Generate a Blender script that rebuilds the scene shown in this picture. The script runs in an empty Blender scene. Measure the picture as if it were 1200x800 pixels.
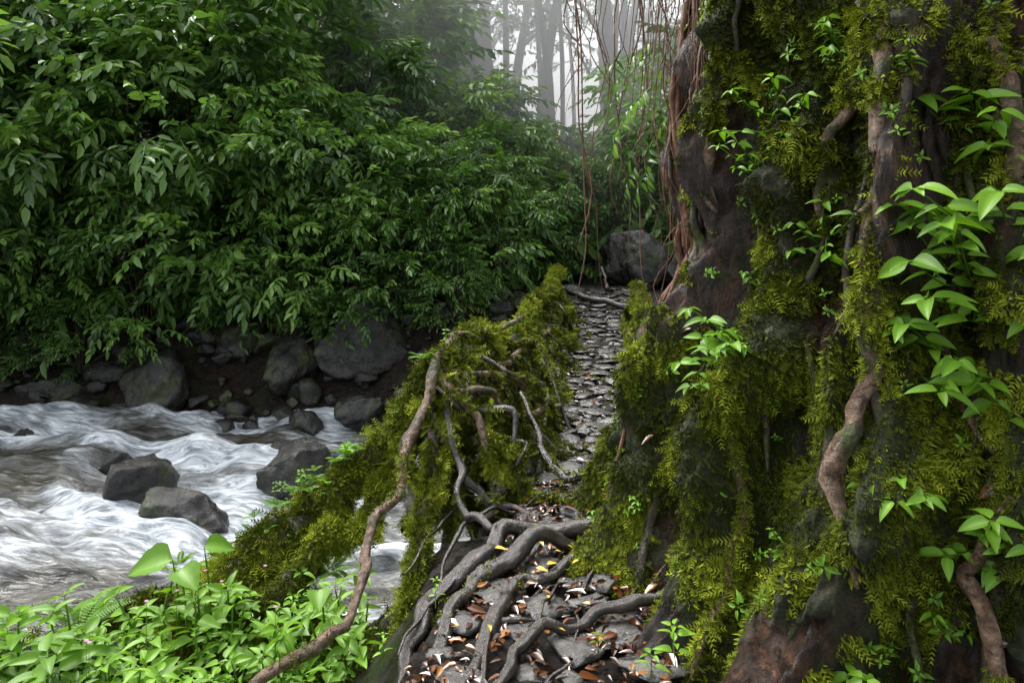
import bpy, math, numpy as np, bmesh, time
T0=time.time()
rng=np.random.default_rng(7)
R_=math.radians
# ------------------------------------------------------------------ noise
def vnoise(p,seed=0):
    p=np.asarray(p,float); pi=np.floor(p).astype(np.int64); f=p-pi; f=f*f*(3-2*f)
    def h(ix,iy,iz):
        n=(ix*374761393+iy*668265263+iz*2246822519+seed*1274126177)&0xffffffff
        n=((n^(n>>13))*1274126177)&0xffffffff
        n=n^(n>>16)
        return (n&0xffffff)/float(0xffffff)
    x,y,z=pi[...,0],pi[...,1],pi[...,2]; fx,fy,fz=f[...,0],f[...,1],f[...,2]
    c=0
    for dz in (0,1):
        wz=fz if dz else 1-fz
        for dy in (0,1):
            wy=fy if dy else 1-fy
            c=c+wz*wy*((1-fx)*h(x,y+dy,z+dz)+fx*h(x+1,y+dy,z+dz))
    return c*2-1
def fbm(p,oct=4,seed=0):
    p=np.asarray(p,float); a=1;s=0;t=0
    for i in range(oct):
        s=s+a*vnoise(p*(2.03**i)+i*17.3,seed+i); t+=a; a*=.5
    return s/t*1.4
def sm(x,a,b):
    t=np.clip((np.asarray(x,float)-a)/(b-a),0,1); return t*t*(3-2*t)
def nrm(v): return v/np.maximum(np.linalg.norm(v,axis=-1,keepdims=True),1e-9)
# ------------------------------------------------------------------ mesh builder
class B:
    def __init__(s): s.p=[]
    def add(s,V,F,mat=0,rnd=None):
        V=np.asarray(V,float).reshape(-1,3)
        if len(V)==0: return
        if rnd is None: rnd=np.full(len(V),.5)
        elif np.isscalar(rnd): rnd=np.full(len(V),rnd)
        Fs=F if isinstance(F,(list,tuple)) else [F]
        s.p.append((V,[np.asarray(f,np.int64) for f in Fs],mat,rnd))
    def build(s,name,mats,parent=None,smooth=True,loc=None):
        off=0;Vs=[];L=[];T=[];M=[];Rn=[]
        for V,Fs,m,r in s.p:
            for F in Fs:
                if len(F)==0: continue
                L.append((F+off).ravel()); T.append(np.full(len(F),F.shape[1])); M.append(np.full(len(F),m))
            Vs.append(V);Rn.append(r);off+=len(V)
        V=np.concatenate(Vs);L=np.concatenate(L);T=np.concatenate(T);M=np.concatenate(M);Rn=np.concatenate(Rn)
        me=bpy.data.meshes.new(name)
        me.vertices.add(len(V)); me.vertices.foreach_set('co',V.astype(np.float32).ravel())
        me.loops.add(len(L)); me.loops.foreach_set('vertex_index',L.astype(np.int32))
        me.polygons.add(len(T)); st=np.concatenate([[0],np.cumsum(T)[:-1]])
        me.polygons.foreach_set('loop_start',st.astype(np.int32))
        me.polygons.foreach_set('material_index',M.astype(np.int32))
        me.polygons.foreach_set('use_smooth',np.full(len(T),smooth))
        me.update(calc_edges=True)
        a=me.attributes.new('rnd','FLOAT','POINT'); a.data.foreach_set('value',Rn.astype(np.float32))
        for m in mats: me.materials.append(m)
        return obj(name,me,parent,loc)
def obj(name,me,parent=None,loc=None):
    o=bpy.data.objects.new(name,me); bpy.context.scene.collection.objects.link(o)
    if parent: o.parent=parent
    if loc is not None: o.location=loc
    return o
def frames(d,n):
    x=nrm(d); y=np.cross(n,x); bad=np.linalg.norm(y,axis=-1)<1e-4
    y[bad]=[0,1,0]; y=nrm(y); z=np.cross(x,y)
    return np.stack([x,y,z],axis=2)
def inst(T,P,Rm,S,rnd=None,mix=.5):
    V,Fs,r=T; k=len(P); n=len(V)
    S=np.asarray(S,float)
    if S.ndim==1: S=np.repeat(S[:,None],3,1)
    VV=V[None]*S[:,None,:]
    O=np.einsum('kij,knj->kni',Rm,VV)+P[:,None,:]
    offs=(np.arange(k)*n)
    out=[(F[None]+offs[:,None,None]).reshape(-1,F.shape[1]) for F in Fs]
    if rnd is None: rnd=rng.random(k)
    rr=np.clip((rnd[:,None]*(1-mix)+r[None]*mix),0,1)
    return O.reshape(-1,3),out,rr.ravel()
def merge(parts):
    Vs=[];q=[];t=[];rs=[];o=0
    for V,Fs,r in parts:
        for F in Fs:
            F=np.asarray(F)
            if len(F)==0: continue
            (q if F.shape[1]==4 else t).append(F+o)
        Vs.append(V);rs.append(r);o+=len(V)
    out=[]
    if q: out.append(np.concatenate(q))
    if t: out.append(np.concatenate(t))
    return np.concatenate(Vs),out,np.concatenate(rs)
# ------------------------------------------------------------------ leaves
def leaf_lo(w=.3):
    V=np.array([[0,0,0],[.3,w*.5,.06],[.68,w*.4,.03],[1,0,-.1],[.68,-w*.4,.03],[.3,-w*.5,.06]])
    return V,[np.array([[0,3,2,1],[0,5,4,3]])],np.full(6,.5)
def leaf_hi(w=.4,droop=.25,n=6,pk=.4):
    xs=np.linspace(0,1,n+1); V=[];F=[]
    for x in xs:
        t=x; ww=w*.5*(math.sin(math.pi*t**(.62 if pk<.45 else .9))**.8 if 0<t<1 else 0)
        z=-droop*x*x
        for s in (-1,-.5,0,.5,1): V.append([x,s*ww,z+abs(s)*ww*.45+ (0.02*math.sin(x*22) *abs(s) if abs(s)>.4 else 0)])
    for i in range(n):
        for j in range(4):
            a=i*5+j; F.append([a,a+5,a+6,a+1])
    V=np.array(V); r=np.tile([.4,.5,.8,.5,.4],n+1)
    return V,[np.array(F)],r
def tube(pts,rad,seg=8,sub=5,bump=.12,freq=6,seed=0,wig=0):
    P=np.asarray(pts,float); rad=np.asarray(rad,float)
    if rad.ndim==0: rad=np.full(len(P),float(rad))
    if wig>0:
        t=np.arange(len(P)); tt=np.linspace(0,len(P)-1,(len(P)-1)*3+1); Q=np.stack([np.interp(tt,t,P[:,k]) for k in range(3)],-1)
        env=np.sin(np.pi*tt/(len(P)-1))**.4
        for k in range(3): Q[:,k]+=wig*env*fbm(Q*4+k*13.7,2,seed+k+5)
        rad=np.interp(tt,t,rad); P=Q; sub=max(2,sub//2)
    n=len(P); Pe=np.vstack([2*P[0]-P[1],P,2*P[-1]-P[-2]]); re=np.concatenate([[rad[0]],rad,[rad[-1]]])
    C=[];Rr=[]
    for i in range(n-1):
        for k in range(sub):
            t=k/sub; a,b,c,d=Pe[i],Pe[i+1],Pe[i+2],Pe[i+3]
            C.append(.5*((2*b)+(-a+c)*t+(2*a-5*b+4*c-d)*t*t+(-a+3*b-3*c+d)*t**3)); Rr.append(re[i+1]*(1-t)+re[i+2]*t)
    C.append(P[-1]);Rr.append(rad[-1]*.6); C.append(P[-1]+(P[-1]-P[-2])*.001+1e-5);Rr.append(rad[-1]*.02)
    C=np.array(C);Rr=np.array(Rr)
    T=nrm(np.gradient(C,axis=0)); T[-1]=T[-2]; up=np.array([.13,.2,1.]) 
    if abs(T[:,2]).mean()>.8: up=np.array([1.,.3,.1])
    X=nrm(np.cross(np.tile(up,(len(C),1)),T)); Y=np.cross(T,X)
    a=np.linspace(0,2*np.pi,seg,endpoint=False)
    D=X[:,None]*np.cos(a)[None,:,None]+Y[:,None]*np.sin(a)[None,:,None]
    base=C[:,None]+D*Rr[:,None,None]
    nz=fbm(base*freq,3,seed)
    V=(C[:,None]+D*(Rr[:,None]*(1+bump*nz*2))[:,:,None]).reshape(-1,3)
    m=len(C); i=np.arange(m-1)[:,None]*seg; j=np.arange(seg)[None]; j2=(j+1)%seg
    F=np.stack([i+j,i+j2,i+seg+j2,i+seg+j],axis=2).reshape(-1,4)
    return V,[F],np.full(len(V),.5)
def surf_sample(V,F,n,g=None):
    g=g if g is not None else rng
    a,b,c,d=V[F[:,0]],V[F[:,1]],V[F[:,2]],V[F[:,3]]
    N=np.cross(c-a,d-b); A=np.linalg.norm(N,axis=1)+1e-12; idx=g.choice(len(F),n,p=A/A.sum())
    u=g.random((n,1));v=g.random((n,1))
    P=(a[idx]*(1-u)+b[idx]*u)*(1-v)+(d[idx]*(1-u)+c[idx]*u)*v
    return P,nrm(N[idx])
def grid(m_,n_):
    i=np.arange(m_-1)[:,None]*n_; j=np.arange(n_-1)[None]; return np.stack([i+j,i+j+1,i+n_+j+1,i+n_+j],2).reshape(-1,4)
# ------------------------------------------------------------------ materials
def newmat(name):
    m=bpy.data.materials.new(name); m.use_nodes=True; nt=m.node_tree; nt.nodes.clear()
    o=nt.nodes.new('ShaderNodeOutputMaterial'); return m,nt,o
def ramp(nt,cols,pos=None,inp=None):
    r=nt.nodes.new('ShaderNodeValToRGB'); e=r.color_ramp.elements
    pos=pos or [i/(len(cols)-1) for i in range(len(cols))]
    while len(e)<len(cols): e.new(.5)
    for k,(c,p) in enumerate(zip(cols,pos)): e[k].position=p; e[k].color=(*c,1)
    if inp is not None: nt.links.new(inp,r.inputs[0])
    return r.outputs[0]
def pos(nt,scale=(1,1,1)):
    g=nt.nodes.new('ShaderNodeTexCoord'); m=nt.nodes.new('ShaderNodeMapping'); m.inputs['Scale'].default_value=scale
    nt.links.new(g.outputs['Object'],m.inputs[0]); return m.outputs[0]
def noise(nt,scale,det=5,rough=.6,vec=None,dist=0):
    n=nt.nodes.new('ShaderNodeTexNoise'); n.inputs['Scale'].default_value=scale;n.inputs['Detail'].default_value=det
    n.inputs['Roughness'].default_value=rough;n.inputs['Distortion'].default_value=dist
    nt.links.new(vec if vec is not None else pos(nt),n.inputs['Vector'])
    return n.outputs['Fac']
def bump(nt,h,st=.5,dist=.02):
    b=nt.nodes.new('ShaderNodeBump'); b.inputs['Strength'].default_value=st;b.inputs['Distance'].default_value=dist
    nt.links.new(h,b.inputs['Height']); return b.outputs[0]
def attr(nt,n='rnd'):
    a=nt.nodes.new('ShaderNodeAttribute'); a.attribute_name=n; return a.outputs['Fac']
def mixc(nt,f,a,b,mode='MIX'):
    m=nt.nodes.new('ShaderNodeMix'); m.data_type='RGBA'; m.blend_type=mode
    if isinstance(f,(int,float)): m.inputs[0].default_value=f
    else: nt.links.new(f,m.inputs[0])
    for s,i in ((a,6),(b,7)):
        if isinstance(s,tuple): m.inputs[i].default_value=(*s,1)
        else: nt.links.new(s,m.inputs[i])
    return m.outputs[2]
def princ(nt,o,col,rough=.5,normal=None,spec=.5,link=True):
    p=nt.nodes.new('ShaderNodeBsdfPrincipled')
    if isinstance(col,tuple): p.inputs['Base Color'].default_value=(*col,1)
    else: nt.links.new(col,p.inputs['Base Color'])
    if isinstance(rough,(int,float)): p.inputs['Roughness'].default_value=rough
    else: nt.links.new(rough,p.inputs['Roughness'])
    p.inputs['Specular IOR Level'].default_value=spec
    if normal is not None: nt.links.new(normal,p.inputs['Normal'])
    if link: nt.links.new(p.outputs[0],o.inputs[0])
    return p
def leafmat(name,cols,rough=.38,trans=.3,spec=.5,bscale=None):
    m,nt,o=newmat(name); c=ramp(nt,cols,None,attr(nt))
    if trans==0: princ(nt,o,c,rough,None,spec); return m
    p=princ(nt,o,c,rough,None,spec,False)
    if bscale: nt.links.new(bump(nt,noise(nt,bscale,2),.3,.004),p.inputs['Normal'])
    t=nt.nodes.new('ShaderNodeBsdfTranslucent'); nt.links.new(mixc(nt,1.0,c,(1.4,1.4,.7),'MULTIPLY'),t.inputs[0])
    x=nt.nodes.new('ShaderNodeMixShader'); x.inputs[0].default_value=trans
    nt.links.new(p.outputs[0],x.inputs[1]);nt.links.new(t.outputs[0],x.inputs[2]);nt.links.new(x.outputs[0],o.inputs[0]); return m
M_shrub=leafmat('shrub_leaf',[(.022,.055,.016),(.055,.125,.026),(.12,.235,.045),(.23,.37,.095)],.36,.4)
M_far=leafmat('far_leaf',[(.04,.085,.025),(.075,.15,.035),(.13,.23,.06)],.5,.35,.3)
M_plant=leafmat('plant_leaf',[(.05,.12,.010),(.10,.22,.016),(.17,.34,.026),(.26,.45,.045)],.45,.35,.35,25)
M_moss=leafmat('moss_frond',[(.008,.011,.003),(.04,.053,.005),(.125,.155,.010),(.31,.355,.03)],.75,0,.1)
M_litter=leafmat('dead_leaf',[(.018,.008,.005),(.05,.019,.008),(.13,.042,.013),(.33,.14,.03)],.18,0,.7)
M_yellow=leafmat('yellow_leaf',[(.5,.33,.03),(.6,.42,.04)],.35,0)
def barkmat(name,cols,rough=.45,sc=(1,1,1),nscale=14,b=.8,mosscol=True,spec=.5,mth=.5):
    m,nt,o=newmat(name); v=pos(nt,sc); n=noise(nt,nscale,9,.72,v,.3); c=ramp(nt,cols,[.3+.45*i/(len(cols)-1) for i in range(len(cols))],n)
    if mosscol: 
        f=ramp(nt,[(0,0,0),(1,1,1)],[mth,mth+.08],noise(nt,6,5,.6)); c=mixc(nt,f,c,ramp(nt,[(.012,.016,.003),(.07,.09,.01)],[.35,.7],noise(nt,60,4)))
    rr=ramp(nt,[(rough*.5,)*3,(min(1,rough*1.6),)*3],[.35,.65],noise(nt,12,4))
    princ(nt,o,c,rr,bump(nt,n,b,.03),spec); return m
M_bark=barkmat('wet_bark',[(.008,.006,.005),(.035,.022,.014),(.10,.065,.042)],.34)
M_root=barkmat('wet_dark_root',[(.004,.003,.002),(.016,.009,.006),(.055,.030,.020)],.11,(1,1,1),30,.55,True,1.0,.6)
M_pale=barkmat('pale_root_bark',[(.018,.009,.006),(.095,.050,.028),(.26,.17,.11),(.44,.36,.28)],.36,(1,1,1),26,1,True,.6,.54)
M_hang=barkmat('aerial_root_bark',[(.04,.016,.008),(.14,.06,.028),(.24,.13,.075)],.55,(1,1,.5),30,.6,False)
M_farbark=barkmat('forest_bark',[(.015,.013,.01),(.04,.035,.028),(.08,.07,.06)],.7,(1,1,.4),8,.5)
def trunkmat():
    m,nt,o=newmat('fig_trunk_moss_bark'); v=pos(nt,(1,1,.4))
    n=noise(nt,24,10,.76,v,.25); big=noise(nt,3,4,.6); bark=ramp(nt,[(.004,.003,.002),(.024,.013,.008),(.08,.042,.024),(.28,.19,.13)],[.34,.47,.58,.78],n)
    bark=mixc(nt,1.0,bark,ramp(nt,[(.45,.45,.45),(1.3,1.1,.95)],[.35,.65],big),'MULTIPLY')
    nm=noise(nt,70,6,.75); moss=ramp(nt,[(.006,.009,.002),(.025,.034,.004),(.09,.11,.012)],[.35,.5,.7],nm)
    a=nt.nodes.new('ShaderNodeMath'); a.operation='MULTIPLY_ADD'; nt.links.new(noise(nt,14,6,.7),a.inputs[0]); a.inputs[1].default_value=.7; nt.links.new(attr(nt),a.inputs[2])
    f=ramp(nt,[(0,0,0),(1,1,1)],[.80,.94],a.outputs[0]); c=mixc(nt,f,bark,moss)
    r=mixc(nt,f,ramp(nt,[(.12,)*3,(.5,)*3],[.4,.6],noise(nt,11,4)),(.9,.9,.9))
    princ(nt,o,c,r,bump(nt,mixc(nt,f,n,nm),1.0,.05),.6); return m
M_trunk=trunkmat()
def rockmat(name,cols,rough=.35,moss=.62,sc=1,mc=.07,spec=.5):
    m,nt,o=newmat(name); n=noise(nt,5*sc,10,.72,None,.4); c=ramp(nt,cols,[.35,.5,.68],n)
    ms=ramp(nt,[(0,0,0),(1,1,1)],[moss,moss+.08],noise(nt,2.2,6,.65)); c=mixc(nt,ms,c,mixc(nt,noise(nt,40,4),(.015,.02,.005),(mc,mc*1.3,.012)))
    r=ramp(nt,[(rough*.6,)*3,(rough*1.7,)*3],[.4,.6],noise(nt,4,5))
    princ(nt,o,c,r,bump(nt,n,.9,.06/sc),spec); return m
M_rock=rockmat('wet_boulder',[(.004,.004,.004),(.013,.012,.011),(.045,.040,.035)],.2,.52,1,.04,.6)
M_stone=rockmat('path_stone',[(.018,.016,.015),(.045,.041,.038),(.12,.11,.10)],.11,.62,3,.07,1.0)
def soilmat():
    m,nt,o=newmat('forest_floor'); n=noise(nt,14,12,.82); c=ramp(nt,[(.004,.003,.002),(.013,.008,.005),(.045,.024,.014),(.10,.05,.026)],[.36,.5,.62,.74],n)
    ms=ramp(nt,[(0,0,0),(1,1,1)],[.52,.62],noise(nt,1.3,6,.65)); c=mixc(nt,ms,c,ramp(nt,[(.008,.012,.003),(.04,.055,.010)],[.35,.7],noise(nt,30,6)))
    princ(nt,o,c,ramp(nt,[(.12,.12,.12),(.6,.6,.6)],[.4,.6],noise(nt,10,6)),bump(nt,n,1,.08)); return m
M_soil=soilmat()
def watermat():
    m,nt,o=newmat('rushing_water'); v=pos(nt,(.8,2.6,1)); n=noise(nt,1.6,8,.62,v,1.6); n3=noise(nt,5,6,.6,pos(nt,(.6,3.5,1)),1.0); n4=noise(nt,3.2,8,.66,pos(nt,(.55,2.6,1)),1.6)
    mm=nt.nodes.new('ShaderNodeMath'); mm.operation='MULTIPLY_ADD'; nt.links.new(n,mm.inputs[0]); mm.inputs[1].default_value=1.5; nt.links.new(attr(nt),mm.inputs[2])
    mr=nt.nodes.new('ShaderNodeMapRange'); mr.inputs[1].default_value=.6; mr.inputs[2].default_value=1.75; nt.links.new(mm.outputs[0],mr.inputs[0])
    f=ramp(nt,[(0,0,0),(.10,.10,.10),(.45,.45,.45),(1,1,1)],[.26,.46,.62,.84],mr.outputs[0])
    p1=princ(nt,o,ramp(nt,[(.014,.014,.009),(.055,.05,.034)],[.4,.7],n),.12,bump(nt,n3,.5,.07),.5,False)
    p2=princ(nt,o,ramp(nt,[(.12,.14,.155),(.30,.33,.36),(.50,.53,.56),(.72,.74,.76)],[.36,.46,.55,.66],n4),.6,bump(nt,n3,.5,.06),.15,False)
    x=nt.nodes.new('ShaderNodeMixShader'); nt.links.new(f,x.inputs[0]);nt.links.new(p1.outputs[0],x.inputs[1]);nt.links.new(p2.outputs[0],x.inputs[2]);nt.links.new(x.outputs[0],o.inputs[0]); return m
M_water=watermat()
M_flower=leafmat('pink_petal',[(.5,.12,.3),(.6,.25,.45)],.5,.3)
def mistmat(name,d):
    m,nt,o=newmat(name); s=nt.nodes.new('ShaderNodeVolumeScatter'); s.inputs['Color'].default_value=(.99,.995,1,1); s.inputs['Density'].default_value=d
    s.inputs['Anisotropy'].default_value=.25; nt.links.new(s.outputs[0],o.inputs['Volume']); return m
# ------------------------------------------------------------------ terrain
def ybank(x): return 3.75+2.3*sm(x,.5,1.8)-.35*sm(-x,.9,3)-.12*np.exp(-((x+.65)/.3)**2)
def H(x,y):
    x=np.asarray(x,float);y=np.asarray(y,float)
    p=np.stack([x,y,np.zeros_like(x)],-1)
    near=-.04-.46*sm(-x,.30,.9)+.08*np.maximum(-y,0)+.22*np.maximum(x-4,0)+.12*np.maximum(-x-5,0)
    near=near+fbm(p*1.1,3,3)*.06+fbm(p*5,3,13)*.025
    yb=ybank(x); t=sm(y,yb,yb+.95)
    bed=-2.15+fbm(p*.8,3,5)*.2
    rat=x/np.maximum(y,1); sl=.04+.38*sm(np.abs(rat-.1),.06,.33)
    far=.42-.5*sm(-x,0,3)+sl*np.maximum(y-13.4,0)*np.where(y>60,0,1)+np.where(y>60,sl*46.6,0)
    far=far+fbm(p*.5,4,9)*.25*sm(y,13.5,16)
    t2=sm(y,11.2-.5*sm(-x,0,2),13.4)
    h=near*(1-t)+bed*t
    return h*(1-t2)+far*t2+fbm(p*2.2,3,19)*.12*sm(y,10.8,11.6)*(1-sm(y,14,16))
def warp(u,c,a,bq): return c+a*u+bq*np.sign(u)*np.abs(u)**4
u=np.linspace(-1,1,440); gx=warp(u,-1,13,260); gy=warp(u,6,11,300)
X,Y=np.meshgrid(gx,gy); Z=H(X,Y)
b=B(); b.add(np.stack([X,Y,Z],-1),grid(440,440)); b.build('ground',[M_soil])
# ------------------------------------------------------------------ rocks
def ico(sub):
    bm=bmesh.new(); bmesh.ops.create_icosphere(bm,subdivisions=sub,radius=1); V=np.array([v.co[:] for v in bm.verts]); F=np.array([[v.index for v in f.verts] for f in bm.faces]); bm.free(); return V,F
ICO5=ico(5);ICO4=ico(4);ICO3=ico(3)
def rockshape(seed,base=ICO4,cuts=9,am=.16):
    V,F=base; V=V.copy(); g=np.random.default_rng(seed)
    for k in range(cuts):
        d=nrm(g.normal(size=3)); c=g.uniform(.5,.85); s=V@d; V=V-np.outer(np.maximum(s-c,0)*.9,d)
    V=V*(1+am*fbm(V*1.6+seed*3.1,4,seed)[:,None]+.05*fbm(V*6+seed,4,seed)[:,None]); return V,F
WZ=-1.6
def boulder(x,y,z,w,d,h,seed,name='river_boulder'):
    V,F=rockshape(seed,ICO4 if w<.9 else ICO5,14); b=B(); b.add(V*np.array([w/2,d/2,h/2]),F); o=b.build(name,[M_rock],None,True,(x,y,z)); o.rotation_euler[2]=seed*1.3; return o
BL=[(-4.65,8.35,WZ+.12,1.2,.95,1.0,1),(-3.8,7.75,WZ+.04,1.3,.95,.9,2),(-2.85,8.9,WZ+.12,1.0,.9,1.0,3),(-4.9,11.4,WZ+.05,.7,.5,.5,4),(-4.2,9.9,WZ,.6,.45,.4,6),(-5.6,9.6,WZ+.04,.7,.5,.5,16),(-3.4,9.9,WZ+.04,.6,.45,.5,17),(-7.6,10.6,WZ+.12,1.,.7,.6,18),
    (-3.3,11.1,WZ+.15,.7,.6,.7,7),(-2.5,11.3,WZ+.3,1.0,.8,.9,8),(-6.4,12.2,WZ+.5,1.7,1.3,1.6,9),(-8.2,12.2,WZ+.3,1.2,1.,1,10),(-1.7,11.4,WZ+.35,.9,.9,1,12),(-3.9,12.3,WZ+.9,1.5,1.2,1.6,13),(-5.2,13,WZ+1.3,1.8,1,1.6,14),(-2.6,12.6,-.35,2.0,1.2,1.5,15)]
for q in BL: boulder(*q)
g=np.random.default_rng(5)
bb=B(); RS=[rockshape(20+k,ICO3,8,.16) for k in range(40)]
for k in range(460):
    x=g.uniform(-15,1.2); y=10.8+g.random()**.8*2.7; w=g.uniform(.15,.8)*(1 if g.random()<.4 else .6); z=float(H(x,y))+w*.12
    V,F=RS[k%40]; a=g.random()*6.28; ca,sa=math.cos(a),math.sin(a); W=V*np.array([w/2,w*.4,w*.36])
    bb.add(np.stack([W[:,0]*ca-W[:,1]*sa+x,W[:,0]*sa+W[:,1]*ca+y,W[:,2]+z],-1),F)
bb.build('bank_rocks',[M_rock])
boulder(2.75,15.2,1.05,1.7,1.3,1.9,101,'mossy_boulder'); boulder(3.7,14.9,.75,1.3,1.,1.2,102,'mossy_boulder')
# ------------------------------------------------------------------ river
gx=np.concatenate([np.linspace(-40,-12,80),np.linspace(-11.9,2,620),np.linspace(2.1,25,70)]); gy=np.linspace(3.8,13.3,330)
X,Y=np.meshgrid(gx,gy); P=np.stack([X*.55,Y*1.5,X*0],-1)
wv=np.stack([fbm(P*.5,2,41),fbm(P*.5,2,42),X*0],-1)
f1=fbm(P*1.0+wv*1.2,4,44)
Z=WZ+.19*f1+.08*fbm(P*3+wv,3,47)+.03*fbm(P*np.array([6,9,1])+wv*2,3,48)
foam=.22+.52*f1
for (x,y,z,w,d,h,s) in BL[:10]:
    r=np.hypot((X-x)/w,(Y-y)/d); down=np.hypot((X-x-.7*w)/w/1.3,(Y-y+.15)/d/.9)
    Z+=.16*np.exp(-((X-x+.45*w)/w*1.6)**2-((Y-y)/d*1.4)**2)-.12*np.exp(-down**2*1.6)
    foam+=.4*np.exp(-(r-.75)**2*6)+.2*np.exp(-down**2)
foam+=.30*sm(-X-Y*.2,5.0,8)*sm(12-Y,0,2)-.4*np.exp(-((X+3.5)/1.6)**2-((Y-10.6)/.7)**2)
foam+=.2*sm(7.6-Y,0,1.2)
Z+= .10*sm(-X,5,9)+.12*sm(-X,5.3,6.0)+.10*sm(-X+.3*(Y-8),2.9,3.3)
b=B(); b.add(np.stack([X,Y,Z],-1),grid(*X.shape),0,np.clip(foam,-.3,1).ravel()); b.build('river',[M_water])
# ------------------------------------------------------------------ foliage sprays
def spray(nl,L,ll,w,droop,seed,hi=False):
    g=np.random.default_rng(seed); lt=leaf_hi(w,.3,4) if hi else leaf_lo(w)
    t=np.linspace(.15,1,nl); P=np.stack([t*L,np.sin(t*3+seed)*.04*L,-droop*L*t*t],-1)
    side=np.where(np.arange(nl)%2==0,1,-1); ang=side*(R_(62)-R_(50)*t**3)+g.normal(0,.3,nl); pit=-g.uniform(.05,.85,nl)-droop*t*.6
    d=np.stack([np.cos(ang)*np.cos(pit),np.sin(ang)*np.cos(pit),np.sin(pit)],-1); nn=np.stack([g.normal(0,.35,nl),g.normal(0,.35,nl)+side*.2,np.ones(nl)],-1)
    V,F,r=inst(lt,P,frames(d,nn),ll*(g.uniform(.6,1.15,nl)*(1-.15*t)),g.random(nl),.4)
    tb=tube(np.stack([np.linspace(0,L,4),np.sin(np.linspace(0,1,4)*3+seed)*.04*L,-droop*L*np.linspace(0,1,4)**2],-1),[.012*L+.002,.009*L+.002,.006*L+.001,.002],3,1,0)
    return merge([(V,F,r),(tb[0],tb[1],np.full(len(tb[0]),.1))])
SP=[spray(9,.74,.31,.40,.4,s) for s in range(6)]
def shrub_mesh(name,Hh,Rr,ncl,nsp,seed,cr=.55,lowest=.1,mats=(None,)):
    g=np.random.default_rng(seed); b=B()
    base=np.array([0,0,-.6]); 
    C=[]
    while len(C)<ncl:
        a=g.random()*2*np.pi; z=lowest+(1-lowest)*g.random()**.8; prof=math.sin(math.pi*min(1,(z*.82+.16)))**.6
        r=Rr*prof*g.uniform(.5,1.3)*(1+.3*math.sin(a*3+seed)); C.append([r*math.cos(a),r*math.sin(a),z*Hh])
    C=np.array(C)
    stems=[np.array([g.normal(0,.25),g.normal(0,.25),0]) for _ in range(5)]
    for c in C[::2]:
        s=stems[g.integers(5)]; mid=s*.7+np.array([c[0]*.3,c[1]*.3,c[2]*.6]); v=tube([base+s*.6,mid,c],[.06,.035,.012],5,4,.1)
        b.add(v[0],v[1],1)
    k=ncl*nsp; ci=np.repeat(np.arange(ncl),nsp); dd=nrm(g.normal(size=(k,3))+np.array([0,0,.25]))
    rad=cr*g.uniform(.3,1,(k,1))*g.uniform(.7,1.3,ncl)[ci][:,None]; P=C[ci]+dd*rad*np.array([1.25,1.25,.55])
    out=nrm(C*np.array([1,1,0])+1e-6)[ci]; d=nrm(dd*.7+out*.8+np.array([0,0,.15])); d[:,2]=np.clip(d[:,2],-.5,.5)
    nn=np.stack([g.normal(0,.35,k),g.normal(0,.35,k),np.ones(k)],-1)
    cb=np.repeat(g.random(ncl),nsp)
    rn=np.clip(.8*cb+.2*g.random(k),0,1)
    which=g.integers(0,len(SP),k)
    for w in range(len(SP)):
        m=which==w; V,F,r=inst(SP[w],P[m],frames(d[m],nn[m]),g.uniform(.5,1.2,m.sum()),rn[m],.25); b.add(V,F,0,r)
    return b.build(name,list(mats))
protos=[]
for s in range(5):
    o=shrub_mesh('broadleaf_shrub',5.0,2.4,42,13,60+s,.62,.06,(M_shrub,M_bark)); protos.append(o.data); bpy.data.objects.remove(o)
g=np.random.default_rng(11)
def place(x,y,sc,k,name='broadleaf_shrub',wid=1):
    o=obj(name,protos[k%5]); o.location=(x,y,float(H(x,y))-.1); o.rotation_euler=(0,g.normal(0,.05),g.random()*6.28); o.scale=(sc*wid,sc*wid,sc)
row=[(-12.6,14.2,1.3),(-11,13.7,1.2),(-9.3,13.8,1.25),(-7.6,13.7,1.2),(-6.2,14.2,1.12),(-4.9,14.1,.95),(-3.7,14.3,.88),(-2.5,14.,.74),(-1.3,14.1,.64),(-.35,14.6,.58),(-3.0,13.3,.5),(-1.9,13.3,.42),(-8.6,12.8,.75),(-10.4,12.5,.85),(-6.9,13.0,.6),(-5.3,13.4,.55),(-9.6,12.6,.6)]
for k,(x,y,s) in enumerate(row): place(x,y,s,k,wid=.92)
row2=[(-14,17,1.6),(-11,17,1.65),(-8.4,17,1.55),(-5.8,17.2,1.28),(-3.6,17.5,1.02),(-1.4,17.6,.84),(.3,17.3,.75),(1.1,18.3,.62),(2.9,17.8,.6),(4.4,17.0,.78),(5.8,16.6,1.1),(1.6,21,.8),(3.6,21,.85),(-.8,21,1.0),(-3.8,21,1.35),(-8,22,2.),(6,22,1.2)]
for k,(x,y,s) in enumerate(row2): place(x,y,s,k+2)
for k,(x,y,s) in enumerate([(-7.8,12.4,.3),(-4.4,12.8,.34),(-1.0,12.9,.3),(-3.3,12.6,.24),(-9.2,12.2,.34)]): place(x,y,s,k+1)
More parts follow.
